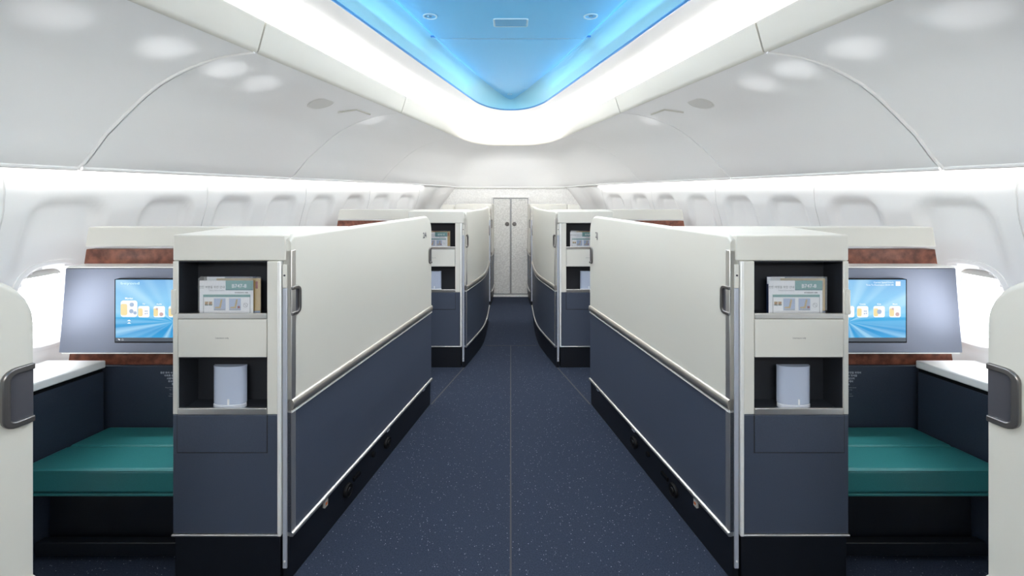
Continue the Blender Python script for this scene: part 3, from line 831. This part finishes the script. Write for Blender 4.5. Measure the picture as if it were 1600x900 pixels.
def ledge(s, y0, y1, a0, a1, label):
    """side ledge under the windows; a0, a1 = inner face at its near and far end"""
    root = thing('side_ledge', (s * a0, (y0 + y1) / 2, 0), label, 'side ledge', 'side ledges')
    e = .27
    f = lambda y: a0 + (a1 - a0) * (y - y0) / (y1 - y0)
    g = lambda y: wall_a(y, .735, False) - .006
    m = MB(); m.prism([(f(y0) - .012, y0), (g(y0), y0), (g(y1), y1), (f(y1) - .012, y1)], lambda p, z: Vector((s * p[0], p[1], z)), .735, .772)
    m.build('ledge_top', M['lining'], root, bevel=.006, seg=3)
    m = MB(); m.prism([(f(y0), y0), (f(y0) + .03, y0), (f(y1) + .03, y1), (f(y1), y1)], lambda p, z: Vector((s * p[0], p[1], z)), 0, .715)
    m.build('side_panel', M['navy_seat'], root, bevel=.003)
    m = MB(); m.prism([(f(y0) + .006, y0), (f(y0) + .03, y0), (f(y1) + .03, y1), (f(y1) + .006, y1)], lambda p, z: Vector((s * p[0], p[1], z)), .715, .735)
    m.build('shadow_gap', M['black'], root)
    return root

def slope(p, y, k=.206): return p[0] - k * (y - p[1])
for s, side, num in ((-1, 'left', '2A'), (1, 'right', '2J')):
    # row at the camera
    partition(s, [(1.065 + .206 * 1.25, -.30), (1.065, .95)], 'ivory partition end with grey pull handle at the %s photo edge' % side, handle_near=False, edge=False, hz=(1.098, 1.214))
    # first row ahead
    cabinet(s, 1.75, 1.388, .956, 'large cabinet at the near end of the %s aisle wall, beside the teal ottoman' % side, .79)
    cards(s, 1.75, (-1.292 if s < 0 else 1.072), 'the near %s cabinet' % side)
    packet(s, 1.75, (-1.249 if s < 0 else 1.122), 'the near %s cabinet' % side)
    partition(s, [(.902, 1.75), (.598, 3.21)], 'long ivory and navy partition marked %s along the aisle' % num, number=num, handle_near=True, fittings=True)
    console(s, 2.13, .985, 2.112, 'console with lit monitor and brown panel beside the near %s cabinet' % side, capIn=1.412)
    ottoman(s, 1.79, 2.122, 1.395, 2.080, 1.995, 'teal leather ottoman between the near %s cabinet and the window' % side)
    ledge(s, 1.30, 2.10, 2.22, 2.005, 'white-topped navy ledge below the bright %s window' % side)
    # second row
    cabinet(s, 3.883, .934, .461, 'cabinet in the second row on the %s, partly behind the long partition' % side, .36)
    cards(s, 3.883, (-.802 if s < 0 else .545), 'the second-row %s cabinet' % side)
    packet(s, 3.883, (-.775 if s < 0 else .640), 'the second-row %s cabinet' % side)
    partition(s, [(.408, 3.883), (.335, 4.2), (.285, 4.48), (.268, 4.8), (.268, 5.28)], 'short curved ivory and navy partition in the second row, %s side' % side, handle_near=True, fittings=False)
    console(s, 4.25, .96, 1.71, 'console cap with brown panel on the %s, behind the long partition top' % side, full=False)
    # front row
    cabinet(s, 6.02, .79, .325, 'farthest cabinet at the %s of the closet doors' % side, .26, depth=.40)
    partition(s, [(.275, 6.02), (.262, 6.2), (.255, 6.5)], 'narrow farthest partition next to the closet, %s side' % side, handle_near=True, handle_far=False, far_r=.05)
    console(s, 6.0, .80, .962, 'farthest console cap below the bulkhead slope on the %s' % side, full=False)

# ------------------------------------------------------------------ closet in the front bulkhead
cl = thing('closet', (0, 6.5, 0), 'speckled grey double-door closet at the end of the aisle', 'closet')
m = MB()
m.box(-.285, -.268, 6.495, 6.54, 0, 1.53); m.box(.268, .285, 6.495, 6.54, 0, 1.53); m.box(-.268, .268, 6.495, 6.54, 1.508, 1.53); m.box(-.268, .268, 6.495, 6.54, 0, .035)
m.build('frame', M['bulkhead'], cl, bevel=.003)
for s in (-1, 1):
    m = MB(); m.box(*sx(s, .006, .264), 6.505, 6.535, .04, 1.504); dr = m.build('door', M['closet'], cl, bevel=.003)
    m = MB()
    for a, b in ((.004, .012), (.257, .266)): m.box(*sx(s, a, b), 6.5, 6.51, .04, 1.504)
    m.box(*sx(s, .012, .257), 6.5, 6.51, 1.496, 1.504); m.box(*sx(s, .012, .257), 6.5, 6.51, .04, .05)
    m.build('edge_trim', M['closet_edge'], dr)
    m = MB(); m.disc((s * .055, 6.505, 1.112), (0, -1, 0), [(.032, 0), (.032, .006), (.026, .008), (.024, .003), (0, .003)], 24)
    m.box(s * .055 - .022, s * .055 + .022, 6.498, 6.503, 1.107, 1.117)
    m.build('latch', M['gun'], dr)
text('COAT CLOSET ONLY', .008, M['ink'], cl, 'lettering', (.17, 6.505, 1.472), (1, 0, 0), (0, 0, 1), 'CENTER')

# ------------------------------------------------------------------ downlights and added fill lights
def spot(name, loc, to, power, ang, blend, col=(1, 1, 1), rad=.02):
    l = bpy.data.lights.new(name, 'SPOT'); l.energy = power; l.spot_size = ang; l.spot_blend = blend; l.color = col; l.shadow_soft_size = rad
    o = bpy.data.objects.new(name, l); COL.objects.link(o); o.location = loc
    o.rotation_euler = (Vector(to) - Vector(loc)).to_track_quat('-Z', 'Y').to_euler(); return o
def area(name, loc, to, power, sx_, sy_, col=(1, 1, 1)):
    l = bpy.data.lights.new(name, 'AREA'); l.energy = power; l.shape = 'RECTANGLE'; l.size = sx_; l.size_y = sy_; l.color = col
    o = bpy.data.objects.new(name, l); COL.objects.link(o); o.location = loc
    o.rotation_euler = (Vector(to) - Vector(loc)).to_track_quat('-Z', 'Y').to_euler(); return o
for s in (-1, 1):
    for y0, ln, pw in ((2.15, 1.9, .55), (3.72, 1.0, .26)):
        a0 = Vector((s * (.905 - .2133 * (y0 - 2.15) - .05), y0, 2.592)); to = a0 + Vector((-s * .65, -.139, .085))
        la = area('dome_blue_fill', a0, to, pw, ln, .02, (.35, .72, 1))  # unseen, added to wash the dome blue in place of LED strips
        m3 = Vector((-s * .209, .978, 0)); zz = (a0 - to).normalized()
        xx = (m3 - zz * m3.dot(zz)).normalized(); yy = zz.cross(xx)
        la.rotation_euler = Matrix((xx, yy, zz)).transposed().to_euler()
    for t, u, pw in ((1.72, .30, 1.6), (1.90, .27, 2.4), (2.07, .27, 2.6), (2.24, .30, 2.2), (3.05, .30, 2.0)):
        q = binpt(s, t, u); spot('bin_fill_spot', (q.x * .90, q.y + .02, 1.47), q, pw * .75, .34, 1.0, (.97, .97, 1), .004)  # added upward spots without fixtures, for soft pools on the bins
    spot('ottoman_fill_spot', (s * 1.50, 2.00, 1.30), (s * 1.47, 1.94, .43), 5, 1.1, .9, (.95, .98, 1), .008)  # added spot with no fixture, brightens the ottoman
    spot('downlight_lamp', (s * .49, 2.606, 2.66), (s * .62, 2.5, 0), 12, 1.6, .8)

area('dome_fill_light', (0, 1.6, 2.655), (0, 1.6, 0), 7, .9, 2.2, (1, .98, .96))  # pair of unseen area lights added under the dome for general fill
area('dome_fill_light', (0, 3.7, 2.655), (0, 3.7, 0), 5, .4, 1.2, (1, .98, .96))
area('nose_fill_light', (0, 5.2, 2.5), (0, 5.7, 1.0), 4.5, .5, .3, (1, .98, .96))  # unseen fill added to brighten the nose and front bulkhead
area('rear_fill_light', (0, -1.6, 2.6), (0, 2.2, .9), 27, 1.6, .9, (1, .94, .86))  # fill added behind the camera to light the fronts
w = bpy.data.worlds.new('World'); scene.world = w; w.use_nodes = True
w.node_tree.nodes['Background'].inputs[0].default_value = (.9, .95, 1, 1)
w.node_tree.nodes['Background'].inputs[1].default_value = .3

# ------------------------------------------------------------------ camera
cam = bpy.data.cameras.new('Camera'); co = bpy.data.objects.new('Camera', cam); COL.objects.link(co)
co.location = (0, 0, 1.6); co.rotation_euler = (PI / 2, 0, 0)
cam.sensor_width = 36; cam.lens = 36 * 666 / 1600
cam.shift_x = .00125; cam.shift_y = -.09375; cam.clip_start = .02
scene.camera = co
vs = scene.view_settings
vs.view_transform = 'Standard'; vs.look = 'None'; vs.exposure = 1.88; vs.gamma = 1; vs.use_curve_mapping = False
